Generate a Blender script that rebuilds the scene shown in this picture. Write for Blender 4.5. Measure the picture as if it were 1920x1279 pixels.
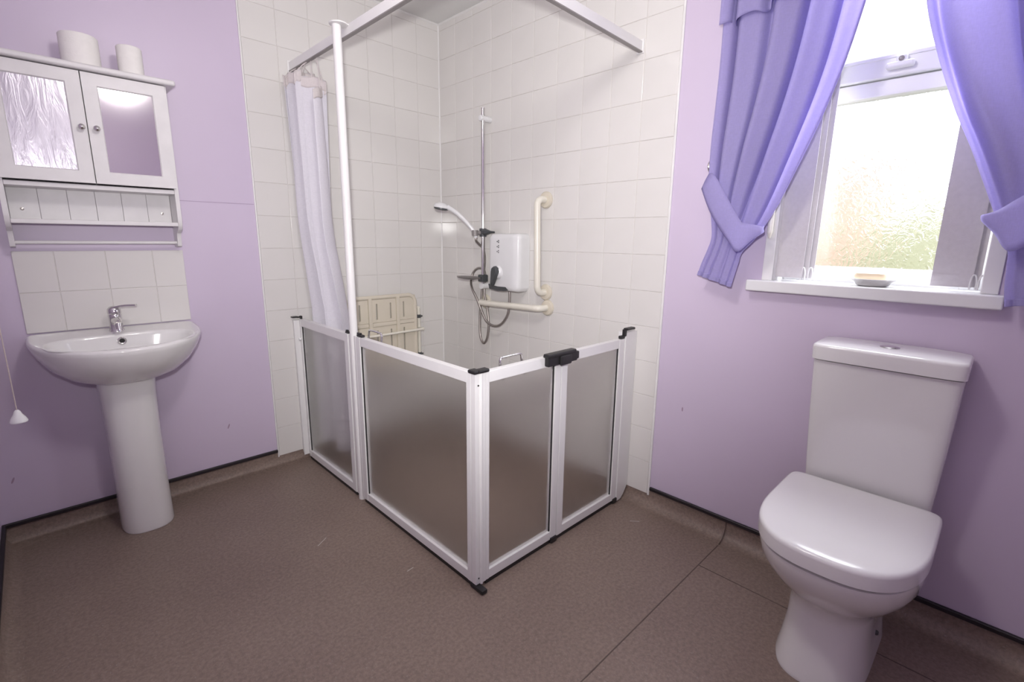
import bpy, bmesh, math, random
from mathutils import Vector, Matrix, noise as mnoise
random.seed(7)
for o in list(bpy.data.objects): bpy.data.objects.remove(o, do_unlink=True)
scene = bpy.context.scene
COL = scene.collection

# ------------------------------------------------------------------ camera
CAM = Vector((-1.82886, -2.49016, 1.16434))
RGT = Vector((0.71528521, -0.6987328, 0.01181274))
UPV = Vector((0.13591256, 0.15567323, 0.97841383))
FWD = Vector((0.68548876, 0.69823945, -0.20631732))
cd = bpy.data.cameras.new('camera'); cam = bpy.data.objects.new('camera', cd); COL.objects.link(cam)
m = Matrix.Identity(4)
for i in range(3):
    m[i][0], m[i][1], m[i][2], m[i][3] = RGT[i], UPV[i], -FWD[i], CAM[i]
cam.matrix_world = m
cd.sensor_fit = 'HORIZONTAL'; cd.sensor_width = 36.0; cd.lens = 911.467 / 1920 * 36
cd.clip_start = 0.01
scene.camera = cam

# ------------------------------------------------------------------ world, lights, exposure
scene.view_settings.view_transform = 'Standard'; scene.view_settings.look = 'None'
scene.view_settings.gamma = 1.0; scene.view_settings.exposure = 0.0
scene.view_settings.use_curve_mapping = False
w = bpy.data.worlds.new('overcast_sky'); scene.world = w; w.use_nodes = True
bg = w.node_tree.nodes['Background']
bg.inputs['Color'].default_value = (0.93, 0.96, 1.0, 1); bg.inputs['Strength'].default_value = 3.0

def area_light(name, loc, direction, sx, sy, power, color, shape='RECTANGLE', spread=math.pi):
    d = bpy.data.lights.new(name, 'AREA'); d.shape = shape; d.size = sx; d.size_y = sy
    d.energy = power; d.color = color; d.spread = spread
    o = bpy.data.objects.new(name, d); COL.objects.link(o); o.location = loc
    o.rotation_euler = Vector(direction).to_track_quat('-Z', 'Y').to_euler()
    return o
# daylight entering through the two panes of the window
area_light('window_daylight', (0.108, -2.17, 1.36), (-1, 0, -0.10), 0.40, 0.50, 6.5, (0.93, 0.96, 1.0))
area_light('fanlight_daylight', (0.108, -2.17, 1.88), (-1, 0, -0.15), 0.40, 0.26, 3.0, (0.93, 0.96, 1.0))
# the photographer's flash, a hand above the lens
fd = bpy.data.lights.new('camera_flash', 'SPOT'); fd.energy = 116.0; fd.shadow_soft_size = 0.035; fd.color = (1.0, 0.99, 0.965)
fd.spot_size = math.radians(100); fd.spot_blend = 1.0
fl = bpy.data.objects.new('camera_flash', fd); COL.objects.link(fl); fl.location = (-1.83, -2.42, 1.30)
fl.rotation_euler = Vector((0.64, 0.77, 0.05)).to_track_quat('-Z', 'Y').to_euler()

# ------------------------------------------------------------------ materials
def new_mat(name):
    mt = bpy.data.materials.new(name); mt.use_nodes = True
    nt = mt.node_tree; b = nt.nodes['Principled BSDF']
    return mt, nt, b
def ramp(nt, fac, stops):
    r = nt.nodes.new('ShaderNodeValToRGB'); e = r.color_ramp.elements
    e[0].position, e[0].color = stops[0][0], (*stops[0][1], 1)
    e[1].position, e[1].color = stops[-1][0], (*stops[-1][1], 1)
    for p, c in stops[1:-1]:
        x = e.new(p); x.color = (*c, 1)
    nt.links.new(fac, r.inputs['Fac']); return r
def noise_node(nt, scale, detail=3, rough=0.5, coord='Object', stretch=None):
    tc = nt.nodes.new('ShaderNodeTexCoord'); n = nt.nodes.new('ShaderNodeTexNoise')
    n.inputs['Scale'].default_value = scale; n.inputs['Detail'].default_value = detail; n.inputs['Roughness'].default_value = rough
    src = tc.outputs[coord]
    if stretch:
        mp = nt.nodes.new('ShaderNodeMapping'); mp.inputs['Scale'].default_value = stretch
        nt.links.new(src, mp.inputs['Vector']); src = mp.outputs['Vector']
    nt.links.new(src, n.inputs['Vector']); return n
def bump(nt, b, height, strength, dist=0.002):
    bn = nt.nodes.new('ShaderNodeBump'); bn.inputs['Strength'].default_value = strength; bn.inputs['Distance'].default_value = dist
    nt.links.new(height, bn.inputs['Height']); nt.links.new(bn.outputs['Normal'], b.inputs['Normal']); return bn
def simple(name, col, rough=0.4, metal=0.0, var=0.05, nscale=8, spec=0.5, bstr=0.0, bscale=200, coat=0.0):
    mt, nt, b = new_mat(name)
    n = noise_node(nt, nscale)
    lo = tuple(max(0, c*(1-var)) for c in col); hi = tuple(min(1, c*(1+var)) for c in col)
    r = ramp(nt, n.outputs['Fac'], [(0.3, lo), (0.7, hi)])
    nt.links.new(r.outputs['Color'], b.inputs['Base Color'])
    b.inputs['Roughness'].default_value = rough; b.inputs['Metallic'].default_value = metal
    b.inputs['Specular IOR Level'].default_value = spec; b.inputs['Coat Weight'].default_value = coat
    if bstr:
        n2 = noise_node(nt, bscale, 2); bump(nt, b, n2.outputs['Fac'], bstr)
    return mt
M = {}
M['paint'] = simple('lilac_satin_wall_panel', (0.635, 0.545, 0.69), 0.38, var=0.025, nscale=2.0, bstr=0.04, bscale=60)
M['tile'] = simple('white_glazed_tile', (0.74, 0.72, 0.70), 0.10, var=0.02, nscale=3.0, bstr=0.03, bscale=25)
M['grout'] = simple('pale_grout', (0.66, 0.63, 0.61), 0.85, var=0.08, nscale=30)
M['bead'] = simple('white_sealant', (0.80, 0.79, 0.78), 0.4)
M['ceil'] = simple('white_ceiling_paint', (0.80, 0.80, 0.79), 0.7, var=0.02)
M['ceramic'] = simple('white_vitreous_china', (0.80, 0.79, 0.785), 0.09, var=0.01, coat=0.3)
M['seatplastic'] = simple('white_thermoset_seat', (0.82, 0.81, 0.815), 0.16, var=0.01)
M['wood'] = simple('white_painted_wood', (0.74, 0.72, 0.73), 0.38, var=0.03, nscale=20, bstr=0.05, bscale=90)
M['white'] = simple('white_powder_coated_aluminium', (0.80, 0.79, 0.79), 0.30, var=0.02)
M['whitegloss'] = simple('white_gloss_plastic', (0.80, 0.80, 0.81), 0.18, var=0.02)
M['upvc'] = simple('white_window_profile', (0.76, 0.765, 0.77), 0.28, var=0.02)
M['cream'] = simple('cream_plastic', (0.68, 0.625, 0.52), 0.30, var=0.03)
M['creamcoat'] = simple('ivory_coated_steel', (0.80, 0.77, 0.68), 0.28, var=0.03)
M['chrome'] = simple('chrome', (0.72, 0.71, 0.70), 0.12, metal=1.0, var=0.03)
M['steel'] = simple('brushed_steel', (0.60, 0.56, 0.53), 0.28, metal=1.0, var=0.05, nscale=40)
M['hose'] = simple('grey_metal_hose', (0.36, 0.33, 0.31), 0.35, metal=0.7, var=0.15, nscale=300)
M['black'] = simple('black_plastic', (0.018, 0.017, 0.018), 0.42, var=0.2)
M['strip'] = simple('black_capping_strip', (0.016, 0.012, 0.015), 0.5, var=0.2)
M['dgrey'] = simple('dark_grey_plastic', (0.07, 0.075, 0.08), 0.35, var=0.1)
M['mgrey'] = simple('grey_translucent_plastic', (0.26, 0.24, 0.235), 0.3, var=0.1)
M['paper'] = simple('soft_white_tissue', (0.86, 0.835, 0.815), 0.95, var=0.02, nscale=60, bstr=0.25, bscale=180)
M['cord'] = simple('white_cord', (0.55, 0.47, 0.45), 0.8, var=0.06, nscale=200)
M['soap'] = simple('cream_soap', (0.80, 0.66, 0.47), 0.45, var=0.03)
M['blind'] = simple('pale_grey_blind_fabric', (0.62, 0.59, 0.62), 0.9, var=0.03, nscale=90, bstr=0.15, bscale=400)

# vinyl safety flooring: brown, pale flecks, fine grit
mt, nt, b = new_mat('brown_flecked_vinyl'); M['vinyl'] = mt
n1 = noise_node(nt, 2.2, 4, 0.6); n2 = noise_node(nt, 240, 2, 0.6, stretch=(1.0, 0.45, 1.0)); n3 = noise_node(nt, 90, 3, 0.6)
r1 = ramp(nt, n1.outputs['Fac'], [(0.3, (0.225, 0.166, 0.138)), (0.7, (0.265, 0.200, 0.166))])
r2 = ramp(nt, n2.outputs['Fac'], [(0.60, (0, 0, 0)), (0.72, (1, 1, 1))])
r3 = ramp(nt, n3.outputs['Fac'], [(0.35, (0.82, 0.82, 0.82)), (0.65, (1.12, 1.12, 1.12))])
mm = nt.nodes.new('ShaderNodeMix'); mm.data_type = 'RGBA'; mm.blend_type = 'MULTIPLY'; mm.inputs['Factor'].default_value = 1.0
nt.links.new(r1.outputs['Color'], mm.inputs[6]); nt.links.new(r3.outputs['Color'], mm.inputs[7])
mf = nt.nodes.new('ShaderNodeMix'); mf.data_type = 'RGBA'
nt.links.new(r2.outputs['Color'], mf.inputs['Factor']); nt.links.new(mm.outputs[2], mf.inputs[6]); mf.inputs[7].default_value = (0.30, 0.25, 0.22, 1)
nt.links.new(mf.outputs[2], b.inputs['Base Color']); b.inputs['Roughness'].default_value = 0.46; b.inputs['Specular IOR Level'].default_value = 0.45
bump(nt, b, n2.outputs['Fac'], 0.25, 0.001)

def fabric(name, col, transl, transp, wscale):
    mt = bpy.data.materials.new(name); mt.use_nodes = True; nt = mt.node_tree
    nt.nodes.remove(nt.nodes['Principled BSDF']); out = nt.nodes['Material Output']
    n = noise_node(nt, wscale, 2, 0.5, stretch=(1, 1, 0.15)); n2 = noise_node(nt, wscale, 2, 0.5, stretch=(0.15, 0.15, 1))
    ad = nt.nodes.new('ShaderNodeMath'); ad.operation = 'ADD'; nt.links.new(n.outputs['Fac'], ad.inputs[0]); nt.links.new(n2.outputs['Fac'], ad.inputs[1])
    dv = nt.nodes.new('ShaderNodeMath'); dv.operation = 'MULTIPLY'; dv.inputs[1].default_value = 0.5; nt.links.new(ad.outputs[0], dv.inputs[0])
    r = ramp(nt, dv.outputs[0], [(0.35, tuple(c*0.95 for c in col)), (0.65, tuple(min(1, c*1.04) for c in col))])
    df = nt.nodes.new('ShaderNodeBsdfDiffuse'); tr = nt.nodes.new('ShaderNodeBsdfTranslucent'); tp = nt.nodes.new('ShaderNodeBsdfTransparent')
    nt.links.new(r.outputs['Color'], df.inputs['Color']); nt.links.new(r.outputs['Color'], tr.inputs['Color'])
    bn = nt.nodes.new('ShaderNodeBump'); bn.inputs['Strength'].default_value = 0.15; bn.inputs['Distance'].default_value = 0.001
    nt.links.new(dv.outputs[0], bn.inputs['Height']); nt.links.new(bn.outputs['Normal'], df.inputs['Normal'])
    mx = nt.nodes.new('ShaderNodeMixShader'); mx.inputs[0].default_value = transl
    nt.links.new(df.outputs[0], mx.inputs[1]); nt.links.new(tr.outputs[0], mx.inputs[2])
    m2 = nt.nodes.new('ShaderNodeMixShader'); m2.inputs[0].default_value = transp
    nt.links.new(mx.outputs[0], m2.inputs[1]); nt.links.new(tp.outputs[0], m2.inputs[2])
    nt.links.new(m2.outputs[0], out.inputs['Surface']); return mt
M['purple'] = fabric('purple_cotton_voile', (0.56, 0.51, 0.80), 0.50, 0.06, 500)
M['showercloth'] = fabric('white_polyester_curtain', (0.86, 0.84, 0.90), 0.25, 0.04, 500)
M['header'] = fabric('pinkish_header_tape', (0.78, 0.72, 0.72), 0.2, 0.0, 400)

# frosted panel of the shower doors
mt, nt, b = new_mat('frosted_panel'); M['frost'] = mt
b.inputs['Base Color'].default_value = (0.97, 0.96, 0.95, 1); b.inputs['Transmission Weight'].default_value = 1.0
b.inputs['Roughness'].default_value = 0.42; b.inputs['IOR'].default_value = 1.16
n = noise_node(nt, 900, 1); bump(nt, b, n.outputs['Fac'], 0.06, 0.0004)
# rippled obscure window glass
mt, nt, b = new_mat('rippled_obscure_glass'); M['ripple'] = mt
b.inputs['Base Color'].default_value = (0.97, 0.98, 0.98, 1); b.inputs['Transmission Weight'].default_value = 1.0
b.inputs['Roughness'].default_value = 0.17; b.inputs['IOR'].default_value = 1.45
n = noise_node(nt, 40, 2, 0.5); n.inputs['Distortion'].default_value = 1.2
bump(nt, b, n.outputs['Fac'], 0.42, 0.006)
mt, nt, b = new_mat('clear_window_glass'); M['glass'] = mt
b.inputs['Base Color'].default_value = (1, 1, 1, 1); b.inputs['Transmission Weight'].default_value = 1.0
b.inputs['Roughness'].default_value = 0.02; b.inputs['IOR'].default_value = 1.45
n = noise_node(nt, 3, 1); bump(nt, b, n.outputs['Fac'], 0.01)
mt, nt, b = new_mat('mirror_glass'); M['mirror'] = mt
b.inputs['Base Color'].default_value = (0.82, 0.78, 0.81, 1); b.inputs['Metallic'].default_value = 1.0; b.inputs['Roughness'].default_value = 0.10
n = noise_node(nt, 5, 2); bump(nt, b, n.outputs['Fac'], 0.02)
# protective film left on one mirror, creased
mt, nt, b = new_mat('creased_clear_film'); M['film'] = mt
b.inputs['Base Color'].default_value = (0.50, 0.47, 0.53, 1); b.inputs['Metallic'].default_value = 0.85; b.inputs['Roughness'].default_value = 0.28
n = noise_node(nt, 14, 4, 0.6, stretch=(2.4, 1, 0.5)); n.inputs['Distortion'].default_value = 1.5; bump(nt, b, n.outputs['Fac'], 0.3, 0.006)

# ------------------------------------------------------------------ mesh helpers
WL = {}
def wloc(o): return WL.get(o.name, Vector((0, 0, 0)))
def mk(name, bm, mat, parent=None, smooth=True, angle=40):
    base = wloc(parent) if parent else Vector((0, 0, 0))
    if base.length: bmesh.ops.translate(bm, verts=bm.verts, vec=-base)
    bmesh.ops.recalc_face_normals(bm, faces=bm.faces)
    me = bpy.data.meshes.new(name); bm.to_mesh(me); bm.free()
    if smooth:
        for p in me.polygons: p.use_smooth = True
        me.set_sharp_from_angle(angle=math.radians(angle))
    if isinstance(mat, str): mat = M[mat]
    me.materials.append(mat)
    o = bpy.data.objects.new(name, me); COL.objects.link(o)
    if smooth and angle < 180:
        wn = o.modifiers.new('weighted_normals', 'WEIGHTED_NORMAL'); wn.keep_sharp = True; wn.weight = 60
    if parent: o.parent = parent
    WL[o.name] = base
    return o
def thing(name, loc, label, cat, group=None):
    o = bpy.data.objects.new(name, None); COL.objects.link(o); o.location = loc; o.empty_display_size = 0.05
    WL[o.name] = Vector(loc); o['label'] = label; o['category'] = cat
    if group: o['group'] = group
    return o
def tag(o, label, cat, group=None):
    o['label'] = label; o['category'] = cat
    if group: o['group'] = group
    return o
def rebase(o, loc):
    """move a one-mesh thing's origin to its base"""
    loc = Vector(loc); o.data.transform(Matrix.Translation(-loc)); o.location = loc; WL[o.name] = loc; return o
def struct(o, label, cat):
    o['kind'] = 'structure'; o['label'] = label; o['category'] = cat; return o
def box(bm, x0, x1, y0, y1, z0, z1, bev=0.0, seg=2):
    xs = sorted((x0, x1)); ys = sorted((y0, y1)); zs = sorted((z0, z1))
    vs = [bm.verts.new((xs[i], ys[j], zs[k])) for i in (0, 1) for j in (0, 1) for k in (0, 1)]
    f = [(0, 1, 3, 2), (4, 6, 7, 5), (0, 4, 5, 1), (2, 3, 7, 6), (0, 2, 6, 4), (1, 5, 7, 3)]
    fs = [bm.faces.new([vs[i] for i in q]) for q in f]
    if bev:
        es = list({e for q in fs for e in q.edges})
        bmesh.ops.bevel(bm, geom=es, offset=bev, segments=seg, profile=0.5, affect='EDGES')
def bbox(x0, x1, y0, y1, z0, z1, bev=0.0, seg=2):
    bm = bmesh.new(); box(bm, x0, x1, y0, y1, z0, z1, bev, seg); return bm
def loft(bm, rings, cap0=True, cap1=True, closed=True):
    vr = [[bm.verts.new(p) for p in r] for r in rings]
    n = len(vr[0])
    for a, c in zip(vr[:-1], vr[1:]):
        for i in range(n if closed else n-1):
            j = (i+1) % n
            bm.faces.new((a[i], a[j], c[j], c[i]))
    if cap0: bm.faces.new(list(reversed(vr[0])))
    if cap1: bm.faces.new(vr[-1])
    return vr
def catmull(pts, sub=6, closed=False):
    pts = [Vector(p) for p in pts]; out = []; n = len(pts)
    for i in range(n if closed else n-1):
        g = (lambda k: pts[k % n]) if closed else (lambda k: pts[max(0, min(n-1, k))])
        p0, p1, p2, p3 = g(i-1), g(i), g(i+1), g(i+2)
        for s in range(sub):
            t = s/sub
            out.append(0.5*((2*p1)+(-p0+p2)*t+(2*p0-5*p1+4*p2-p3)*t*t+(-p0+3*p1-3*p2+p3)*t**3))
    if not closed: out.append(pts[-1])
    return out
def tube(bm, pts, r, n=12, closed=False, section=None, up=None):
    pts = [Vector(p) for p in pts]; N = len(pts)
    rs = r if isinstance(r, (list, tuple)) else [r]*N
    prev = None; rings = []
    for i, p in enumerate(pts):
        a = pts[(i-1) % N] if (closed or i > 0) else p
        c = pts[(i+1) % N] if (closed or i < N-1) else p
        t = (c-a).normalized()
        if up is not None:
            x = Vector(up).cross(t).normalized()
        elif prev is None:
            ref = Vector((0, 0, 1)) if abs(t.z) < 0.9 else Vector((1, 0, 0)); x = ref.cross(t).normalized()
        else:
            x = (prev - t*prev.dot(t)).normalized()
        y = t.cross(x); prev = x
        if section: rings.append([p + x*u + y*v for u, v in section])
        else: rings.append([p + (x*math.cos(2*math.pi*k/n) + y*math.sin(2*math.pi*k/n))*rs[i] for k in range(n)])
    if closed: rings.append(rings[0]); loft(bm, rings, False, False); bmesh.ops.remove_doubles(bm, verts=bm.verts, dist=1e-6)
    else: loft(bm, rings)
def cyl(bm, a, c, r, n=20, r2=None):
    tube(bm, [a, c], [r, r if r2 is None else r2], n)
def lathe(bm, c, prof, axis='Z', n=28, closed=False):
    """profile of (radius, height) along axis from c"""
    rings = []
    for r, h in prof:
        ring = []
        for k in range(n):
            t = 2*math.pi*k/n; u, v = r*math.cos(t), r*math.sin(t)
            d = {'Z': (u, v, h), 'X': (h, u, v), 'Y': (u, h, v)}[axis]
            ring.append(Vector(c)+Vector(d))
        rings.append(ring)
    if closed: rings.append(rings[0]); loft(bm, rings, False, False); bmesh.ops.remove_doubles(bm, verts=bm.verts, dist=1e-6)
    else: loft(bm, rings)
def sgnpow(v, e): return math.copysign(abs(v)**e, v)
def dloop(cx, cy, hw, lf, lb, z, nf=2.3, nb=8.0, axis='y', N=72):
    """closed outline: superelliptic front half (length lf), squarer back half (length lb); axis: front points to -axis"""
    out = []
    for k in range(N):
        t = 2*math.pi*k/N; c, s = math.cos(t), math.sin(t)
        front = s < 0
        e = 2.0/(nf if front else nb); L = lf if front else lb
        u = hw*sgnpow(c, e); v = L*sgnpow(s, e)
        zz = z(cx+u, cy+v) if callable(z) else z
        out.append((cx+u, cy+v, zz) if axis == 'y' else (cx+v, cy-u, zz))
    return out
def grid(bm, rows):
    vr = [[bm.verts.new(p) for p in r] for r in rows]
    for a, c in zip(vr[:-1], vr[1:]):
        for i in range(len(a)-1): bm.faces.new((a[i], a[i+1], c[i+1], c[i]))
def solid(o, t):
    md = o.modifiers.new('thickness', 'SOLIDIFY'); md.thickness = t; md.offset = 0
    return o

# ------------------------------------------------------------------ the room
XL, YF, ZC = -2.042, -3.30, 2.343
PW = 0.006          # painted surface sits 6 mm behind the tile faces
wall_back = struct(mk('wall_back', bbox(XL-0.1, 0.30, PW, PW+0.12, -0.05, ZC+0.05), 'paint', smooth=False),
                   'lilac back wall, its right part tiled white behind the shower', 'wall')
# window opening
WY0, WY1, WZ0, WZ1 = -1.905, -2.440, 1.030, 2.085
bm = bmesh.new()
for (a, b_, c, d) in ((PW, WY0, -0.05, ZC+0.05), (WY1, YF-0.1, -0.05, ZC+0.05), (WY0, WY1, -0.05, WZ0-0.036), (WY0, WY1, WZ1, ZC+0.05)):
    box(bm, PW, 0.26, b_, a, c, d)
wall_right = struct(mk('wall_right', bm, 'paint', smooth=False), 'lilac wall with the window, its left part tiled white', 'wall')
struct(mk('wall_left', bbox(XL-0.1, XL, YF-0.1, PW+0.1, -0.05, ZC+0.05), 'paint', smooth=False), 'lilac side wall at the far left edge', 'wall')
struct(mk('wall_front', bbox(XL-0.1, 0.26, YF-0.1, YF, -0.05, ZC+0.05), 'paint', smooth=False), 'lilac wall behind the viewer', 'wall')
struct(mk('ceiling', bbox(XL-0.1, 0.26, YF-0.1, PW+0.1, ZC, ZC+0.1), 'ceil', smooth=False), 'white ceiling above the tiled shower corner', 'ceiling')
# floor: sheet vinyl coved up every wall
bm = bmesh.new(); rings = []
prof = [(0.003, 0.082), (0.003, 0.050)] + [(0.003+0.047*(1-math.cos(a)), 0.050-0.050*math.sin(a)) for a in [math.radians(q) for q in range(12, 91, 13)]]
prof[-1] = (0.050, 0.0)
for d, z in prof:
    x0, x1, y0, y1 = XL+d, PW-d, YF+d, PW-d
    rings.append([(x0, y0, z), (x1, y0, z), (x1, y1, z), (x0, y1, z)])
loft(bm, rings, False, True)
floor = struct(mk('floor', bm, 'vinyl', angle=60), 'brown flecked vinyl floor coved up the walls', 'floor')
box_m = simple('dark_weld_line', (0.115, 0.082, 0.068), 0.5)
bm = bmesh.new(); box(bm, -2.0, -0.06, -1.8515, -1.8485, -0.002, 0.0012)
mk('weld_seam', bm, box_m, floor)
bm = bmesh.new(); box(bm, -0.2295, -0.2270, -3.2, -1.853, -0.002, 0.0010)
mk('weld_seam', bm, box_m, floor)
bm = bmesh.new(); tube(bm, [(-0.052, -1.85, 0.001), (-0.028, -1.85, 0.009), (-0.010, -1.85, 0.026), (-0.001, -1.85, 0.05), (0.001, -1.85, 0.078)], 0.0018, 6)
mk('weld_seam', bm, box_m, floor)
chalk = simple('pale_scratch', (0.55, 0.50, 0.47), 0.7)
for (x, y, a, L) in ((-0.152, -1.535, -0.85, 0.040), (-1.167, -0.774, 0.58, 0.055), (-1.007, -1.147, 0.14, 0.028)):
    bm = bmesh.new(); box(bm, -L/2, L/2, -0.0012, 0.0012, 0.0, 0.0008)
    bmesh.ops.rotate(bm, cent=(0, 0, 0), matrix=Matrix.Rotation(a, 3, 'Z'), verts=bm.verts); bmesh.ops.translate(bm, vec=(x, y, 0), verts=bm.verts)
    mk('scratch_mark', bm, chalk, floor, smooth=False)
# capping strips
bm = bmesh.new(); box(bm, XL, -1.056, -0.006, PW, 0.077, 0.092, 0.002, 1)
struct(mk('baseboard_back', bm, 'strip'), 'black capping strip along the foot of the lilac wall behind the basin', 'skirting')
bm = bmesh.new(); box(bm, -0.006, PW, YF, -1.512, 0.077, 0.092, 0.002, 1)
struct(mk('baseboard_right', bm, 'strip'), 'black capping strip along the foot of the wall behind the toilet', 'skirting')
bm = bmesh.new(); box(bm, XL, XL+0.012, YF, -0.006, 0.077, 0.092, 0.002, 1)
struct(mk('baseboard_left', bm, 'strip'), 'black capping strip on the left wall at the picture edge', 'skirting')
# panel joints and scuffs of the lilac panels
joint = simple('panel_joint', (0.44, 0.35, 0.49), 0.5)
mk('panel_joint', bbox(-1.372, -1.058, PW-0.0012, PW+0.001, 1.303, 1.3055), joint, wall_back)
mk('panel_joint', bbox(XL, -1.88, PW-0.0012, PW+0.001, 1.303, 1.3055), joint, wall_back)
scuff = simple('scuff_mark', (0.40, 0.29, 0.40), 0.7)
for (x, z, a) in ((-1.262, 0.273, 0.9), (-1.989, 0.255, 0.9)):
    bm = bmesh.new(); lathe(bm, (0, 0, 0), [(0.001, -0.0006), (0.004, -0.0004), (0.004, 0.0004)], 'Y', 10)
    bmesh.ops.scale(bm, vec=(0.8, 1, 3.2), verts=bm.verts); bmesh.ops.rotate(bm, cent=(0, 0, 0), matrix=Matrix.Rotation(a-0.5, 3, 'Y'), verts=bm.verts)
    bmesh.ops.translate(bm, vec=(x, PW-0.0004, z), verts=bm.verts); mk('scuff_mark', bm, scuff, wall_back)
bm = bmesh.new(); lathe(bm, (0, 0, 0), [(0.001, -0.0006), (0.004, -0.0004), (0.004, 0.0004)], 'X', 10)
bmesh.ops.scale(bm, vec=(1, 0.8, 2.4), verts=bm.verts); bmesh.ops.translate(bm, vec=(PW-0.0004, -1.627, 0.485), verts=bm.verts); mk('scuff_mark', bm, scuff, wall_right)

# ---- wall tiles, one object each
T, G, TZ0 = 0.15, 0.0022, 0.055
def tile_mesh(wd, ht, axis):
    bm = bmesh.new()
    if axis == 'A': box(bm, -wd/2, wd/2, 0, 0.0055, -ht/2, ht/2)
    else: box(bm, 0, 0.0055, -wd/2, wd/2, -ht/2, ht/2)
    bm.normal_update()
    front = [e for e in bm.edges if all(abs((v.co.y if axis == 'A' else v.co.x)) < 1e-6 for v in e.verts)]
    bmesh.ops.bevel(bm, geom=front, offset=0.0016, segments=2, profile=0.5, affect='EDGES')
    bmesh.ops.recalc_face_normals(bm, faces=bm.faces)
    me = bpy.data.meshes.new('tile'); bm.to_mesh(me); bm.free()
    me.materials.append(M['tile']); return me
meshes = {}
def tile(axis, u0, u1, z0, z1, parent):
    k = (axis, round(u1-u0, 4), round(z1-z0, 4))
    if k not in meshes: meshes[k] = tile_mesh(u1-u0-G, z1-z0-G, axis)
    o = bpy.data.objects.new('tile', meshes[k]); COL.objects.link(o); o.parent = parent
    j = random.uniform(-0.0003, 0.0003)
    o.location = ((u0+u1)/2, j, (z0+z1)/2) if axis == 'A' else (j, (u0+u1)/2, (z0+z1)/2)
    a, c = random.gauss(0, 0.0022), random.gauss(0, 0.0022)
    o.rotation_euler = (a, 0, c) if axis == 'A' else (0, a, c)
rows = [(TZ0+k*T, min(TZ0+(k+1)*T, ZC-0.001)) for k in range(16)]
for z0, z1 in rows:
    for i in range(7): tile('A', -1.05+i*T, -1.05+(i+1)*T, z0, z1, wall_back)
    for i in range(10): tile('B', -1.5+i*T, -1.5+(i+1)*T, z0, z1, wall_right)
for u0, u1 in ((-1.877, -1.766), (-1.766, -1.618), (-1.618, -1.468), (-1.468, -1.359)):
    for z0, z1 in ((0.799, 0.949), (0.949, 1.100)): tile('A', u0, u1, z0, z1, wall_back)
mk('grout', bbox(-1.049, 0.0, 0.0022, PW+0.001, 0.056, ZC-0.001), 'grout', wall_back, smooth=False)
mk('grout', bbox(0.0022, PW+0.001, -1.499, 0.0, 0.056, ZC-0.001), 'grout', wall_right, smooth=False)
mk('splashback_grout', bbox(-1.876, -1.360, 0.0022, PW+0.001, 0.80, 1.099), 'grout', wall_back, smooth=False)
# tile edge trims and sealant beads
bm = bmesh.new(); box(bm, -1.0565, -1.0495, -0.001, PW, 0.050, ZC, 0.0025, 2)
struct(mk('trim_1', bm, 'bead'), 'white tile edging strip on the wall behind the basin', 'trim')
bm = bmesh.new(); box(bm, -0.001, PW, -1.5095, -1.4995, 0.050, ZC, 0.0025, 2)
struct(mk('trim_2', bm, 'bead'), 'white tile edging strip beside the window wall paint', 'trim')
bm = bmesh.new(); loft(bm, [[(0.004, 0.004, z), (-0.006, 0.004, z), (-0.0045, -0.0002, z), (-0.0002, -0.0045, z), (0.004, -0.006, z)] for z in (0.055, ZC)])
struct(mk('trim_3', bm, 'bead'), 'white sealant bead in the tiled corner', 'trim')
bm = bmesh.new()
s = lambda z, o_: (z, o_)
loft(bm, [[(x, 0.004, ZC), (x, 0.004, ZC-0.008), (x, -0.0005, ZC-0.008), (x, -0.007, ZC-0.002), (x, -0.007, ZC)] for x in (-1.05, 0.0)])
struct(mk('trim_4', bm, 'bead'), 'white sealant bead along the ceiling above the back tiles', 'trim')
bm = bmesh.new()
loft(bm, [[(0.004, y, ZC), (0.004, y, ZC-0.008), (-0.0005, y, ZC-0.008), (-0.007, y, ZC-0.002), (-0.007, y, ZC)] for y in (-1.5, 0.0)])
struct(mk('trim_5', bm, 'bead'), 'white sealant bead along the ceiling above the right tiles', 'trim')

# ------------------------------------------------------------------ ceiling light
LX, LY = -1.30, -1.75
t = thing('ceiling_light', (LX, LY, ZC), 'round white ceiling light in the middle of the room', 'light')
bm = bmesh.new(); lathe(bm, (LX, LY, ZC), [(0.15, 0.0), (0.15, -0.02), (0.145, -0.03)], 'Z', 32); mk('lamp_base', bm, 'whitegloss', t)
glow, nt, b = new_mat('lit_opal_diffuser'); b.inputs['Emission Color'].default_value = (1, 0.90, 0.80, 1); b.inputs['Emission Strength'].default_value = 4.0
n = noise_node(nt, 6); b.inputs['Base Color'].default_value = (0.9, 0.88, 0.85, 1)
bm = bmesh.new(); lathe(bm, (LX, LY, ZC), [(0.138, -0.028), (0.130, -0.055), (0.10, -0.075), (0.05, -0.085), (0.005, -0.087)], 'Z', 32); mk('diffuser', bm, glow, t)
pl = bpy.data.lights.new('ceiling_lamp_light', 'POINT'); pl.energy = 19.5; pl.shadow_soft_size = 0.11; pl.color = (1.0, 0.965, 0.925)
po = bpy.data.objects.new('ceiling_lamp_light', pl); COL.objects.link(po); po.location = (LX, LY, ZC-0.22)

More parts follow.
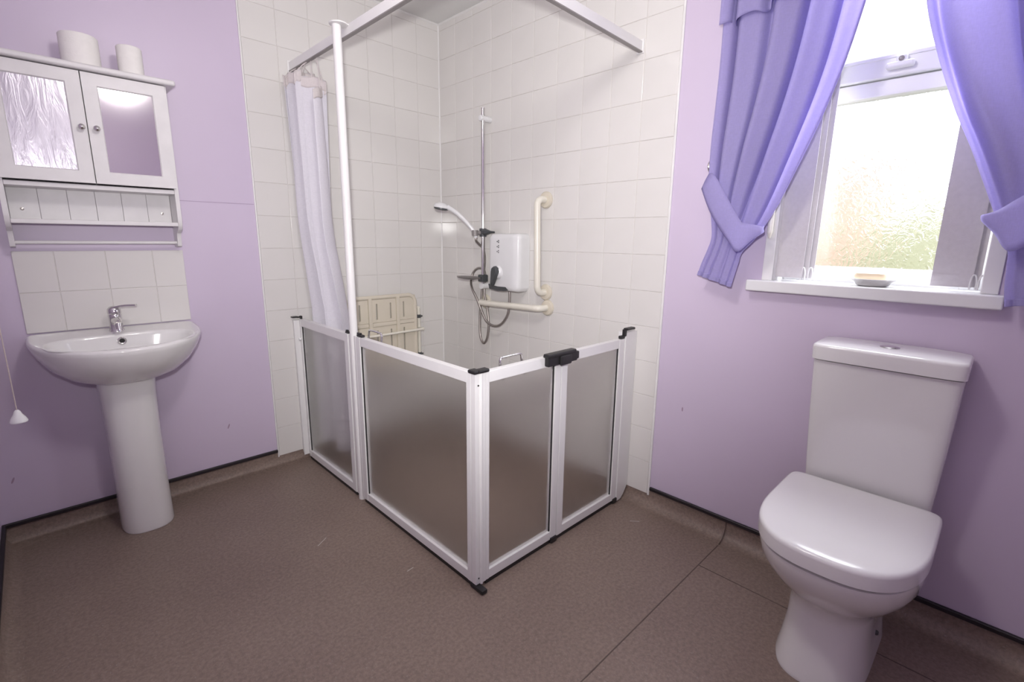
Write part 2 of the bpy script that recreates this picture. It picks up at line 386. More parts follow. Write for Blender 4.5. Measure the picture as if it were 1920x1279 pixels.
# ------------------------------------------------------------------ window
win = mk('window_1', bbox(0.115, 0.165, WY1, WY1+0.055, 1.032, WZ1, 0.004), 'upvc')
struct(win, 'white window with a rippled glass pane below a fanlight', 'window')
mk('frame_side', bbox(0.115, 0.165, WY0-0.065, WY0, 1.032, WZ1, 0.004), 'upvc', win)
mk('frame_bottom', bbox(0.118, 0.165, WY1+0.05, WY0-0.06, 1.030, 1.084, 0.004), 'upvc', win)
mk('frame_top', bbox(0.115, 0.165, WY1+0.05, WY0-0.06, WZ1-0.055, WZ1, 0.004), 'upvc', win)
mk('transom', bbox(0.112, 0.168, WY1+0.05, WY0-0.06, 1.606, 1.652, 0.005), 'upvc', win)
sash = mk('sash_rail', bbox(0.098, 0.150, WY1+0.052, WY0-0.062, 1.655, 1.720, 0.006), 'upvc', win)
mk('sash_stile', bbox(0.098, 0.150, WY1+0.052, WY1+0.095, 1.72, 2.03, 0.006), 'upvc', win)
mk('sash_stile', bbox(0.098, 0.150, WY0-0.105, WY0-0.062, 1.72, 2.03, 0.006), 'upvc', win)
# bead line along the sash
mk('glazing_bead', bbox(0.094, 0.100, WY1+0.09, WY0-0.10, 1.706, 1.716, 0.002), 'upvc', sash)
bm = bmesh.new(); box(bm, 0.075, 0.099, -2.196, -2.128, 1.672, 1.690, 0.006, 3); box(bm, 0.080, 0.100, -2.178, -2.150, 1.684, 1.708, 0.006, 3)
h = mk('handle', bm, 'upvc', sash); h['label'] = 'white window catch with a grey lock button'
bm = bmesh.new(); lathe(bm, (0.079, -2.164, 1.696), [(0.007, 0.004), (0.007, -0.002), (0.004, -0.004)], 'X', 16); mk('lock_button', bm, 'mgrey', sash)
mk('pane', bbox(0.138, 0.142, WY1+0.045, WY0-0.055, 1.078, 1.610), 'ripple', win, smooth=False)
mk('pane', bbox(0.128, 0.132, WY1+0.085, WY0-0.095, 1.715, 2.035), 'glass', win, smooth=False)
bm = bmesh.new(); box(bm, -0.036, 0.118, -2.486, -1.836, 0.995, 1.033, 0.005, 3)
struct(mk('trim_6', bm, 'whitegloss'), 'white window sill board below the rippled pane', 'sill')
for k, (y0, y1, lab) in enumerate(((WY0+0.030, WY0-0.004, 'white edge trim on the left of the window opening'), (WY1-0.032, WY1+0.004, 'white edge trim on the right of the window opening'))):
    bm = bmesh.new(); box(bm, 0.0, PW, y0, y1, 1.033, WZ1, 0.0015, 1)
    ye = WY0 if k == 0 else WY1; sg = -1 if k == 0 else 1
    box(bm, 0.002, 0.114, ye, ye+sg*0.004, 1.033, WZ1)
    struct(mk('trim_%d' % (7+k), bm, 'white'), lab, 'trim')

# ------------------------------------------------------------------ vertical blind
t = thing('vertical_blind', (0.05, -2.17, 1.035), 'pale grey vertical blind with vanes drawn to both sides of the window', 'blind')
bm = bmesh.new(); box(bm, 0.025, 0.078, WY1+0.008, WY0-0.008, 2.035, 2.080, 0.004); mk('headrail', bm, 'upvc', t)
def vane(x, yc, ang, i):
    bm = bmesh.new()
    ca, sa = math.cos(ang), math.sin(ang)
    def slab(z0, z1, th, hw):
        vs = []
        for z in (z0, z1):
            for (u, v) in ((-hw, -th), (hw, -th), (hw, th), (-hw, th)):
                vs.append(bm.verts.new((x + v*ca + u*sa, yc + u*ca - v*sa, z)))
        for q in ((3, 2, 1, 0), (4, 5, 6, 7), (0, 1, 5, 4), (1, 2, 6, 5), (2, 3, 7, 6), (3, 0, 4, 7)): bm.faces.new([vs[k] for k in q])
    slab(1.046, 2.035, 0.0006, 0.0445)
    v = mk('vane', bm, 'blind', t, smooth=False)
    bm = bmesh.new(); hw = 0.0445
    vs = []
    for z in (1.045, 1.080):
        for (u, w_) in ((-hw, -0.002), (hw, -0.002), (hw, 0.002), (-hw, 0.002)):
            vs.append(bm.verts.new((x + w_*ca + u*sa, yc + u*ca - w_*sa, z)))
    for q in ((3, 2, 1, 0), (4, 5, 6, 7), (0, 1, 5, 4), (1, 2, 6, 5), (2, 3, 7, 6), (3, 0, 4, 7)): bm.faces.new([vs[k] for k in q])
    mk('bottom_weight', bm, 'blind', v, smooth=False)
for i, (x, yc, a) in enumerate(((0.030, -1.950, 0.10), (0.046, -1.963, 0.10), (0.062, -1.976, 0.10), (0.036, -2.371, -0.06), (0.052, -2.386, -0.06))): vane(x, yc, a, i)
for (x, y) in ((0.030, -1.994), (0.047, -2.012), (0.036, -2.417), (0.028, -2.434)):
    bm = bmesh.new(); tube(bm, catmull([(x, y-0.006, 1.040), (x, y-0.007, 1.060), (x, y-0.003, 1.078), (x, y+0.003, 1.078), (x, y+0.006, 1.060), (x, y+0.006, 1.040)], 4), 0.0022, 6)
    mk('bead_chain', bm, 'whitegloss', t)
bm = bmesh.new(); lathe(bm, (-0.012, -1.889, 1.188), [(0.004, -0.012), (0.007, 0.0), (0.0095, 0.008), (0.0095, 0.092), (0.007, 0.100)], 'Z', 16); mk('cord_weight', bm, 'creamcoat', t)
bm = bmesh.new()
for q in (-0.002, 0.002): tube(bm, [(-0.012, -1.889+q, 1.28), (-0.011, -1.914+q, 1.85), (0.028, -1.925+q, 2.04)], 0.0012, 6)
mk('pull_cord', bm, 'whitegloss', t)

# ------------------------------------------------------------------ outside
ext = simple('orange_brick', (0.62, 0.45, 0.36), 0.9, var=0.2, nscale=20); roofm = simple('slate_roof', (0.50, 0.52, 0.56), 0.8, var=0.2)
leaf = simple('garden_green', (0.36, 0.36, 0.23), 0.9, var=0.4, nscale=14); lawn = simple('lawn', (0.38, 0.38, 0.28), 0.95, var=0.3)
bm = bmesh.new(); box(bm, 0.6, 22, -14, 14, -0.6, -0.5)
struct(mk('ground', bm, lawn, smooth=False), 'garden ground outside the window', 'ground')
t = thing('brick_house', (9.5, 3.0, -0.5), 'orange brick house blurred behind the rippled window glass', 'house')
mk('house_wall', bbox(8.0, 11.0, -0.45, 6.0, -0.5, 2.3), ext, t, smooth=False)
bm = bmesh.new(); loft(bm, [[(7.8, y, 2.3), (11.2, y, 2.3), (9.5, y, 3.2)] for y in (-0.6, 6.2)]); mk('house_roof', bm, roofm, t, smooth=False)
def bush(loc, rx, rz, lab):
    bm = bmesh.new(); bmesh.ops.create_icosphere(bm, subdivisions=4, radius=1)
    for v in bm.verts:
        q = v.co.copy(); d = 1+0.28*mnoise.noise(q*2.3+Vector(loc))+0.14*mnoise.noise(q*6)
        v.co = Vector((q.x*rx*d, q.y*rx*d, max(q.z, -0.55)*rz*d + rz*0.55))
    o = mk('garden_bush', bm, leaf); o.location = loc; tag(o, lab, 'bush')
bush((6.8, -1.55, -0.5), 0.75, 1.35, 'green garden bush behind the right side of the rippled glass')
bush((5.6, 0.3, -0.5), 0.6, 0.95, 'low green bush in front of the brick house outside')
bush((4.4, -0.95, -0.5), 0.42, 0.85, 'small green bush outside, low in the middle of the rippled pane')

# ------------------------------------------------------------------ window curtains
def interp(tab, v):
    n = len(tab)-1; f = min(max(v, 0), 1)*n; i = min(int(f), n-1); f -= i
    p0, p1, p2, p3 = [Vector((*tab[max(0, min(n, i+k))], 0)) for k in (-1, 0, 1, 2)]
    q = 0.5*((2*p1)+(-p0+p2)*f+(2*p0-5*p1+4*p2-p3)*f*f+(-p0+3*p1-3*p2+p3)*f**3)
    return q.x, q.y
def curtain_sheet(Ltab, Rtab, nu, nv, folds, amp, x0, phase, v0=0.0, v1=1.0, xoff=0.0, sharp=0.35):
    rows = []
    for j in range(nv+1):
        v = v0+(v1-v0)*j/nv
        ly, lz = interp(Ltab, v); ry, rz = interp(Rtab, v)
        row = []
        for i in range(nu+1):
            u = i/nu
            ph = phase + 2*math.pi*folds*(u + 0.05*math.sin(5*u+phase) + 0.02*math.sin(4*v+9*u))
            a = amp(v)
            s_ = math.sin(ph); f = a*(s_ + sharp*math.sin(2*ph+0.7) + 0.35*math.sin(0.43*ph+1.3+2.2*v))
            y = ly+(ry-ly)*u; z = lz+(rz-lz)*u
            y += 0.35*a*math.cos(ph)*(1 if 0 < i < nu else 0)
            row.append((x0(v)+xoff-f, y, z))
        rows.append(row)
    return rows
LL = [(-1.690, 2.150), (-1.692, 2.03), (-1.695, 1.92), (-1.697, 1.80), (-1.696, 1.69), (-1.692, 1.57), (-1.688, 1.46), (-1.690, 1.35), (-1.705, 1.25), (-1.712, 1.18), (-1.700, 1.13), (-1.684, 1.085), (-1.672, 1.040)]
LR = [(-2.118, 2.150), (-2.112, 2.03), (-2.100, 1.92), (-2.083, 1.80), (-2.058, 1.67), (-2.018, 1.53), (-1.968, 1.39), (-1.915, 1.26), (-1.865, 1.175), (-1.823, 1.125), (-1.815, 1.09), (-1.806, 1.05), (-1.797, 1.004)]
def ampL(v): return 0.026 if v < 0.45 else (0.026-0.017*min(1, (v-0.45)/0.2)-0.0045*min(1, max(0, (v-0.65)/0.12)))
def x0L(v): return -0.062-0.012*math.sin(math.pi*min(1, v/0.75))
t = thing('window_curtain', (-0.06, -1.75, 1.005), 'purple curtain left of the window, tied back toward the tiled shower', 'curtain', 'purple window curtains')
bm = bmesh.new(); grid(bm, curtain_sheet(LL, LR, 120, 90, 4.6, ampL, x0L, 0.6)); solid(mk('drape', bm, 'purple', t, angle=180), 0.001)
bm = bmesh.new(); rows_ = curtain_sheet(LL, LR, 120, 26, 4.6, ampL, x0L, 0.6, 0.0, 0.205, -0.013)
# the valance hem steps up from the outer edge to the middle
for j, r in enumerate(rows_):
    f = j/(len(rows_)-1)
    rows_[j] = [(p[0], p[1], 2.15-(2.15-(p[2]))*(1.0+0.0*f)) for p in r]
    rows_[j] = [(p[0]-0.004*f, p[1]+0.006*(1-i/120)*f, 2.15-(2.15-p[2])*(1.03-0.10*min(1, i/55)-0.02*math.sin(i*0.3))) for i, p in enumerate(rows_[j])]
grid(bm, rows_); va = solid(mk('valance', bm, 'purple', t, angle=180), 0.001)
def strip(name, pairs, parent, mat, th=0.004, sub=5):
    up = catmull([p[0] for p in pairs], sub); lo = catmull([p[1] for p in pairs], sub)
    bm = bmesh.new(); rows = []
    for a, c in zip(up, lo): rows.append([a.lerp(c, k/6) + Vector((-0.006*math.sin(math.pi*k/6), 0, 0)) for k in range(7)])
    grid(bm, rows); return solid(mk(name, bm, mat, parent, angle=180), th)
hemL = curtain_sheet(LL, LR, 120, 6, 4.6, ampL, x0L, 0.6, 0.965, 1.0, -0.004)
bm = bmesh.new(); grid(bm, hemL); solid(mk('hem', bm, 'purple', t, angle=180), 0.001)
strip('tieback', [((-0.012, -1.668, 1.412), (-0.012, -1.664, 1.372)), ((-0.075, -1.690, 1.398), (-0.075, -1.668, 1.350)), ((-0.118, -1.730, 1.380), (-0.118, -1.690, 1.330)), ((-0.128, -1.786, 1.300), (-0.128, -1.733, 1.252)),
                  ((-0.130, -1.832, 1.232), (-0.130, -1.800, 1.165)), ((-0.128, -1.842, 1.224), (-0.128, -1.832, 1.130)), ((-0.120, -1.876, 1.217), (-0.120, -1.870, 1.168)), ((-0.100, -1.897, 1.212), (-0.100, -1.899, 1.196)), ((-0.040, -1.860, 1.235), (-0.040, -1.850, 1.205)), ((-0.014, -1.76, 1.33), (-0.014, -1.75, 1.30))], t, 'purple')
RL = [(-2.200, 2.150), (-2.202, 2.03), (-2.207, 1.90), (-2.222, 1.785), (-2.259, 1.662), (-2.315, 1.515), (-2.365, 1.405), (-2.405, 1.310), (-2.440, 1.225), (-2.470, 1.155), (-2.476, 1.11), (-2.480, 1.06), (-2.488, 1.008)]
RR = [(-2.645, 2.150), (-2.643, 2.03), (-2.640, 1.92), (-2.638, 1.80), (-2.639, 1.69), (-2.643, 1.57), (-2.647, 1.46), (-2.645, 1.35), (-2.630, 1.25), (-2.622, 1.18), (-2.634, 1.13), (-2.650, 1.085), (-2.660, 1.040)]
t = thing('window_curtain', (-0.06, -2.58, 1.005), 'purple curtain right of the window, above the toilet', 'curtain', 'purple window curtains')
bm = bmesh.new(); grid(bm, curtain_sheet(RL, RR, 120, 90, 4.2, ampL, x0L, 2.2)); solid(mk('drape', bm, 'purple', t, angle=180), 0.001)
bm = bmesh.new(); grid(bm, curtain_sheet(RL, RR, 120, 26, 4.2, ampL, x0L, 2.2, 0.0, 0.17, -0.013)); solid(mk('valance', bm, 'purple', t, angle=180), 0.001)
bm = bmesh.new(); grid(bm, curtain_sheet(RL, RR, 120, 6, 4.2, ampL, x0L, 2.2, 0.965, 1.0, -0.004)); solid(mk('hem', bm, 'purple', t, angle=180), 0.001)
strip('tieback', [((-0.014, -2.55, 1.33), (-0.014, -2.56, 1.30)), ((-0.040, -2.445, 1.245), (-0.040, -2.45, 1.215)), ((-0.100, -2.413, 1.235), (-0.100, -2.414, 1.226)), ((-0.120, -2.440, 1.245), (-0.120, -2.444, 1.190)), ((-0.130, -2.470, 1.270), (-0.130, -2.476, 1.148)),
                  ((-0.130, -2.505, 1.300), (-0.130, -2.520, 1.180)), ((-0.128, -2.560, 1.345), (-0.128, -2.600, 1.252)), ((-0.118, -2.610, 1.385), (-0.118, -2.645, 1.330)), ((-0.075, -2.645, 1.400), (-0.075, -2.668, 1.350)), ((-0.012, -2.667, 1.412), (-0.012, -2.671, 1.372))], t, 'purple')
t = thing('curtain_pole', (-0.06, -2.17, 2.16), 'white curtain pole above the window', 'curtain pole')
bm = bmesh.new(); cyl(bm, (-0.062, -1.60, 2.16), (-0.062, -2.75, 2.16), 0.012); mk('pole', bm, 'white', t)
for y in (-1.64, -2.70):
    bm = bmesh.new(); cyl(bm, (-0.062, y, 2.16), (PW, y, 2.16), 0.008); mk('bracket', bm, 'white', t)
bm = bmesh.new(); tube(bm, catmull([(PW, -1.660, 1.412), (-0.012, -1.660, 1.412), (-0.022, -1.660, 1.418), (-0.026, -1.660, 1.430), (-0.020, -1.660, 1.442), (-0.012, -1.660, 1.445)], 4), 0.0042, 8)
lathe(bm, (PW, -1.660, 1.412), [(0.009, 0.0), (0.009, -0.003), (0.004, -0.006)], 'X', 14)
tag(rebase(mk('tieback_hook', bm, 'steel'), (PW, -1.660, 1.412)), 'small chrome tieback hook on the wall beside the left purple curtain', 'hook')

# ------------------------------------------------------------------ soap on the sill
bm = bmesh.new()
def ell(rx, ry, z, c=(0.030, -2.190), k=2.0, N=48):
    return [(c[0]+rx*sgnpow(math.cos(2*math.pi*i/N), 2/k), c[1]+ry*sgnpow(math.sin(2*math.pi*i/N), 2/k), z) for i in range(N)]
loft(bm, [ell(0.024, 0.036, 1.0332), ell(0.030, 0.042, 1.036), ell(0.036, 0.050, 1.046), ell(0.052, 0.078, 1.0545, k=1.7), ell(0.051, 0.0765, 1.0560, k=1.7), ell(0.034, 0.047, 1.047), ell(0.026, 0.036, 1.041)])
tag(rebase(mk('soap_dish', bm, 'ceramic'), (0.03, -2.19, 1.0332)), 'small white oval dish on the window sill', 'soap dish')
bm = bmesh.new(); c_ = (0.030, -2.183)
loft(bm, [ell(0.020, 0.032, 1.0415, c_, 2.6), ell(0.027, 0.041, 1.048, c_, 2.6), ell(0.028, 0.043, 1.062, c_, 2.6), ell(0.025, 0.039, 1.072, c_, 2.6), ell(0.015, 0.026, 1.0765, c_, 2.6), ell(0.004, 0.008, 1.078, c_)])
tag(rebase(mk('soap_bar', bm, 'soap'), (0.03, -2.183, 1.0415)), 'cream bar of soap lying in the white dish', 'soap')

# ------------------------------------------------------------------ toilet
TY = -2.275
t = thing('toilet', (-0.30, TY, 0.0), 'white close-coupled toilet with its lid down below the window', 'toilet')
def tl(z, xb, xf, hw, nf=2.4, nb=7.0, mid=0.5):
    xm = xb+(xf-xb)*mid
    return dloop(xm, TY, hw, xm-xf, xb-xm, z, nf, nb, axis='x')
bm = bmesh.new()
loft(bm, [tl(z, xb, xf, hw, nf, nb) for z, xb, xf, hw, nf, nb in (
    (0.0, -0.09, -0.497, 0.110, 3.0, 8), (0.012, -0.09, -0.498, 0.111, 3.0, 8), (0.06, -0.09, -0.484, 0.104, 3.0, 8), (0.12, -0.085, -0.470, 0.099, 2.9, 8), (0.18, -0.08, -0.464, 0.100, 2.8, 8),
    (0.215, -0.075, -0.468, 0.108, 2.6, 8), (0.24, -0.07, -0.490, 0.132, 2.4, 7), (0.265, -0.065, -0.522, 0.152, 2.35, 7), (0.30, -0.06, -0.555, 0.170, 2.35, 7), (0.335, -0.055, -0.578, 0.181, 2.5, 7), (0.37, -0.05, -0.590, 0.185, 2.6, 8), (0.383, -0.05, -0.590, 0.185, 2.6, 8), (0.387, -0.06, -0.577, 0.176, 2.6, 8))])
mk('pan', bm, 'ceramic', t, angle=60)
bm = bmesh.new(); loft(bm, [tl(z, -0.150, xf, hw, 2.6, 14, 0.40) for z, xf, hw in ((0.3875, -0.575, 0.170), (0.389, -0.580, 0.176), (0.3915, -0.580, 0.176), (0.392, -0.575, 0.170))])
mk('seat', bm, 'seatplastic', t)
bm = bmesh.new(); loft(bm, [tl(z, xb, xf, hw, 2.65, 14, 0.42) for z, xb, xf, hw in ((0.3925, -0.142, -0.594, 0.184), (0.395, -0.137, -0.598, 0.188), (0.428, -0.137, -0.600, 0.189), (0.436, -0.139, -0.597, 0.187), (0.4405, -0.146, -0.589, 0.181), (0.443, -0.16, -0.56, 0.165), (0.4445, -0.20, -0.50, 0.12), (0.445, -0.28, -0.40, 0.05))])
lid = mk('lid', bm, 'seatplastic', t, angle=50)
def cis(z, xf, hw, n=9.0, xb=-0.004):
    xm = (xb+xf)/2; return dloop(xm, TY, hw, xm-xf, xb-xm, z, n, 16, axis='x', N=96)
bm = bmesh.new(); loft(bm, [cis(0.372, -0.105, 0.150), cis(0.40, -0.118, 0.158), cis(0.50, -0.132, 0.163), cis(0.65, -0.148, 0.169), cis(0.815, -0.162, 0.174)])
mk('cistern', bm, 'ceramic', t, angle=50)
bm = bmesh.new(); loft(bm, [cis(0.8175, -0.166, 0.174), cis(0.819, -0.172, 0.178), cis(0.855, -0.175, 0.179), cis(0.8625, -0.172, 0.177), cis(0.866, -0.165, 0.172), cis(0.868, -0.13, 0.14), cis(0.8688, -0.10, 0.06)])
mk('cistern_lid', bm, 'ceramic', t, angle=50)
bm = bmesh.new(); lathe(bm, (-0.088, TY, 0.8665), [(0.024, 0.0), (0.024, 0.004), (0.021, 0.0055), (0.019, 0.0045), (0.0185, 0.006), (0.012, 0.0075), (0.001, 0.008)], 'Z', 28)
o = mk('flush_button', bm, 'chrome', t); o['label'] = 'chrome push button'
bm = bmesh.new(); lathe(bm, (-0.26, TY-0.104, 0.085), [(0.007, 0.008), (0.007, -0.002), (0.004, -0.005)], 'Y', 12); mk('fixing_cap', bm, 'dgrey', t)

# ------------------------------------------------------------------ basin
BX = -1.620
t = thing('pedestal_basin', (BX, -0.15, 0.0), 'white ceramic pedestal basin with a chrome lever tap', 'basin')
rimz = lambda x, y: 0.795+0.052*y
def bo(hw, lf, lb, dz, cy=-0.10, nf=2.15, nb=9.0):
    return dloop(BX, cy, hw, lf, lb, (lambda x, y: rimz(x, y)+dz), nf, nb)
bm = bmesh.new()
ring = [dloop(BX, -0.12, 0.080, 0.10, 0.07, 0.612, 2.5, 4), dloop(BX, -0.12, 0.120, 0.135, 0.09, 0.622, 2.4, 5), dloop(BX, -0.11, 0.172, 0.205, 0.10, 0.646, 2.3, 6), dloop(BX, -0.105, 0.216, 0.255, 0.102, 0.684, 2.2, 8), bo(0.246, 0.290, 0.098, -0.055), bo(0.259, 0.305, 0.098, -0.022), bo(0.262, 0.309, 0.098, -0.008), bo(0.259, 0.306, 0.098, 0.000), bo(0.252, 0.298, 0.096, 0.0025)]
ib = lambda hw, lf, lb, dz, nf=2.5, nb=3.2, cy=-0.235: dloop(BX, cy, hw, lf, lb, (lambda x, y: rimz(x, y)+dz), nf, nb)
ring += [ib(0.222, 0.142, 0.110, 0.0015), ib(0.216, 0.137, 0.105, -0.002), ib(0.208, 0.130, 0.100, -0.014), ib(0.198, 0.124, 0.096, -0.05), ib(0.175, 0.108, 0.085, -0.085), ib(0.13, 0.08, 0.065, -0.105), ib(0.05, 0.035, 0.03, -0.113), ib(0.012, 0.01, 0.01, -0.114)]
loft(bm, ring); bowl = mk('bowl', bm, 'ceramic', t, angle=70)
bm = bmesh.new()
pd = lambda z, hw, yf, yb: dloop(BX-0.005, -0.12, hw, -0.12-yf, yb+0.12, z, 2.7, 6.0)
loft(bm, [pd(0.0, 0.086, -0.236, -0.04), pd(0.006, 0.088, -0.239, -0.04), pd(0.05, 0.087, -0.235, -0.04), pd(0.20, 0.085, -0.225, -0.04), pd(0.40, 0.085, -0.222, -0.04), pd(0.56, 0.088, -0.225, -0.04), pd(0.640, 0.093, -0.230, -0.04)])
mk('pedestal', bm, 'ceramic', t, angle=60)
bm = bmesh.new(); lathe(bm, (BX, -0.1415, 0.763), [(0.0145, 0.010), (0.0145, -0.001), (0.012, -0.003), (0.0085, -0.001), (0.0082, 0.008)], 'Y', 24)
ov = mk('overflow_ring', bm, 'chrome', bowl); ov['label'] = 'chrome overflow ring'
bm = bmesh.new(); lathe(bm, (BX, -0.1415, 0.763), [(0.0084, 0.008), (0.0084, 0.0005)], 'Y', 20); mk('overflow_hole', bm, 'black', bowl)
bm = bmesh.new(); lathe(bm, (BX, -0.235, 0.670), [(0.022, 0.0), (0.022, 0.003), (0.016, 0.004), (0.014, 0.002)], 'Z', 24); mk('waste', bm, 'chrome', bowl)
bm = bmesh.new()
lathe(bm, (BX-0.004, -0.068, 0.790), [(0.025, 0.0), (0.025, 0.004), (0.022, 0.008), (0.0205, 0.03), (0.021, 0.055), (0.022, 0.064), (0.020, 0.068)], 'Z', 28)
tube(bm, catmull([(BX-0.004, -0.070, 0.825), (BX-0.004, -0.100, 0.838), (BX-0.004, -0.135, 0.838), (BX-0.004, -0.158, 0.828)], 5), [0.016]*6+[0.0145]*5+[0.013]*5, 16)
cyl(bm, (BX-0.004, -0.154, 0.834), (BX-0.004, -0.157, 0.812), 0.0115)
tap = mk('tap_body', bm, 'chrome', t); tap['label'] = 'chrome mixer tap body with a short spout'
bm = bmesh.new()
lathe(bm, (BX-0.004, -0.068, 0.859), [(0.021, 0.0), (0.0225, 0.008), (0.021, 0.020), (0.014, 0.028), (0.004, 0.031)], 'Z', 24)
pts = catmull([(BX-0.010, -0.070, 0.880), (BX+0.012, -0.085, 0.889), (BX+0.035, -0.100, 0.893), (BX+0.062, -0.112, 0.893)], 5)
tube(bm, pts, 0.01, section=[(-0.011, -0.003), (0.011, -0.003), (0.011, 0.003), (-0.011, 0.003)], up=(0, 0, 1))
mk('lever', bm, 'chrome', tap)

# ------------------------------------------------------------------ bathroom cabinet
t = thing('wall_cabinet', (-1.622, -0.02, 1.115), 'white wooden wall cabinet with two mirrored doors and a towel bar above the basin', 'cabinet')
CX0, CX1 = -1.874, -1.370
yb = PW-0.001
pf = [(yb, 1.114), (-0.046, 1.114), (-0.054, 1.118), (-0.058, 1.132), (-0.060, 1.155), (-0.068, 1.170), (-0.090, 1.180), (-0.104, 1.190), (-0.112, 1.205), (-0.114, 1.23), (-0.114, 1.716), (yb, 1.716)]
for x in (CX0, CX1-0.014):
    bm = bmesh.new(); loft(bm, [[(xx, y, z) for y, z in pf] for xx in (x, x+0.014)]); mk('side_panel', bm, 'wood', t, angle=30)
bm = bmesh.new(); box(bm, -1.902, -1.344, -0.152, yb, 1.716, 1.736, 0.007, 3); mk('top_board', bm, 'wood', t)
mk('shelf', bbox(CX0+0.0142, CX1-0.0142, -0.114, yb, 1.320, 1.336, 0.002), 'wood', t)
mk('shelf', bbox(CX0+0.0142, CX1-0.0142, -0.112, yb, 1.196, 1.211, 0.002), 'wood', t)
x = CX0+0.0145; bw = (CX1-0.0145-x)/6
for i in range(6): mk('board', bbox(x+i*bw+0.0004, x+(i+1)*bw-0.0004, -0.006, yb, 1.2112, 1.3198, 0.0010, 1), 'wood', t)
mk('back_panel', bbox(CX0+0.0145, CX1-0.0145, -0.006, yb, 1.3365, 1.7155), 'wood', t)
for x in (-1.826, -1.416):
    bm = bmesh.new(); lathe(bm, (x, -0.0058, 1.247), [(0.0055, 0.0), (0.005, -0.003), (0.002, -0.004)], 'Y', 14); mk('screw', bm, 'steel', t)
bm = bmesh.new(); cyl(bm, (CX0+0.006, -0.040, 1.131), (CX1-0.006, -0.040, 1.131), 0.0065, 14); mk('towel_bar', bm, 'wood', t)
for k, (x0, x1) in enumerate(((-1.866, -1.6235), (-1.6205, -1.378))):
    bm = bmesh.new(); fw = 0.043; z0, z1 = 1.341, 1.7125; ya, yc = -0.1325, -0.1150
    # mitred frame as one ring
    o4 = [(x0, z0), (x1, z0), (x1, z1), (x0, z1)]; i4 = [(x0+fw, z0+fw), (x1-fw, z0+fw), (x1-fw, z1-fw), (x0+fw, z1-fw)]; j4 = [(x0+fw-0.003, z0+fw-0.003), (x1-fw+0.003, z0+fw-0.003), (x1-fw+0.003, z1-fw+0.003), (x0+fw-0.003, z1-fw+0.003)]
    rg = [[(a, yc, c) for a, c in o4], [(a, ya, c) for a, c in o4], [(a, ya, c) for a, c in j4], [(a, ya+0.004, c) for a, c in i4], [(a, yc, c) for a, c in i4], [(a, yc, c) for a, c in o4]]
    loft(bm, rg, False, False); bmesh.ops.remove_doubles(bm, verts=bm.verts, dist=1e-6)
    d = mk('door', bm, 'wood', t, angle=30)
    pn = mk('mirror_pane', bbox(x0+fw-0.002, x1-fw+0.002, ya+0.0065, ya+0.0105, z0+fw-0.002, z1-fw+0.002), 'film' if k == 0 else 'mirror', d, smooth=False)
    pn['label'] = 'mirror covered by creased clear film' if k == 0 else 'mirror panel'
    kx = x1-0.016 if k == 0 else x0+0.022
    bm = bmesh.new(); lathe(bm, (kx, ya, 1.527), [(0.004, 0.0), (0.004, -0.006), (0.0085, -0.010), (0.0105, -0.017), (0.009, -0.023), (0.004, -0.0265), (0.0005, -0.027)], 'Y', 20)
    kb = mk('knob', bm, 'chrome', d); kb['label'] = 'chrome knob'
for (x, r, hgt, lab) in ((-1.607, 0.0545, 0.100, 'wide white toilet roll standing on the cabinet, nearer the picture edge'), (-1.466, 0.0385, 0.099, 'slim part-used white toilet roll standing on the cabinet')):
    bm = bmesh.new(); lathe(bm, (x, -0.085, 1.7362), [(0.020, 0.0), (r-0.003, 0.0), (r, 0.004), (r, hgt-0.004), (r-0.003, hgt), (0.020, hgt)], 'Z', 40, closed=True)
    tag(rebase(mk('toilet_roll', bm, 'paper'), (x, -0.085, 1.7362)), lab, 'toilet roll', 'toilet rolls on the cabinet')

# ------------------------------------------------------------------ pull cord
t = thing('pull_cord', (-1.910, -0.693, 0.690), 'hanging pull cord with a white bell-shaped toggle beside the basin', 'pull cord')
bm = bmesh.new(); lathe(bm, (-1.910, -0.693, 0.668), [(0.0175, 0.0), (0.0185, 0.003), (0.015, 0.012), (0.009, 0.022), (0.0065, 0.030), (0.003, 0.034)], 'Z', 20); mk('toggle', bm, 'whitegloss', t)
bm = bmesh.new(); cyl(bm, (-1.910, -0.693, 0.70), (-1.910, -0.693, ZC), 0.0014, 8); mk('cord', bm, 'cord', t)

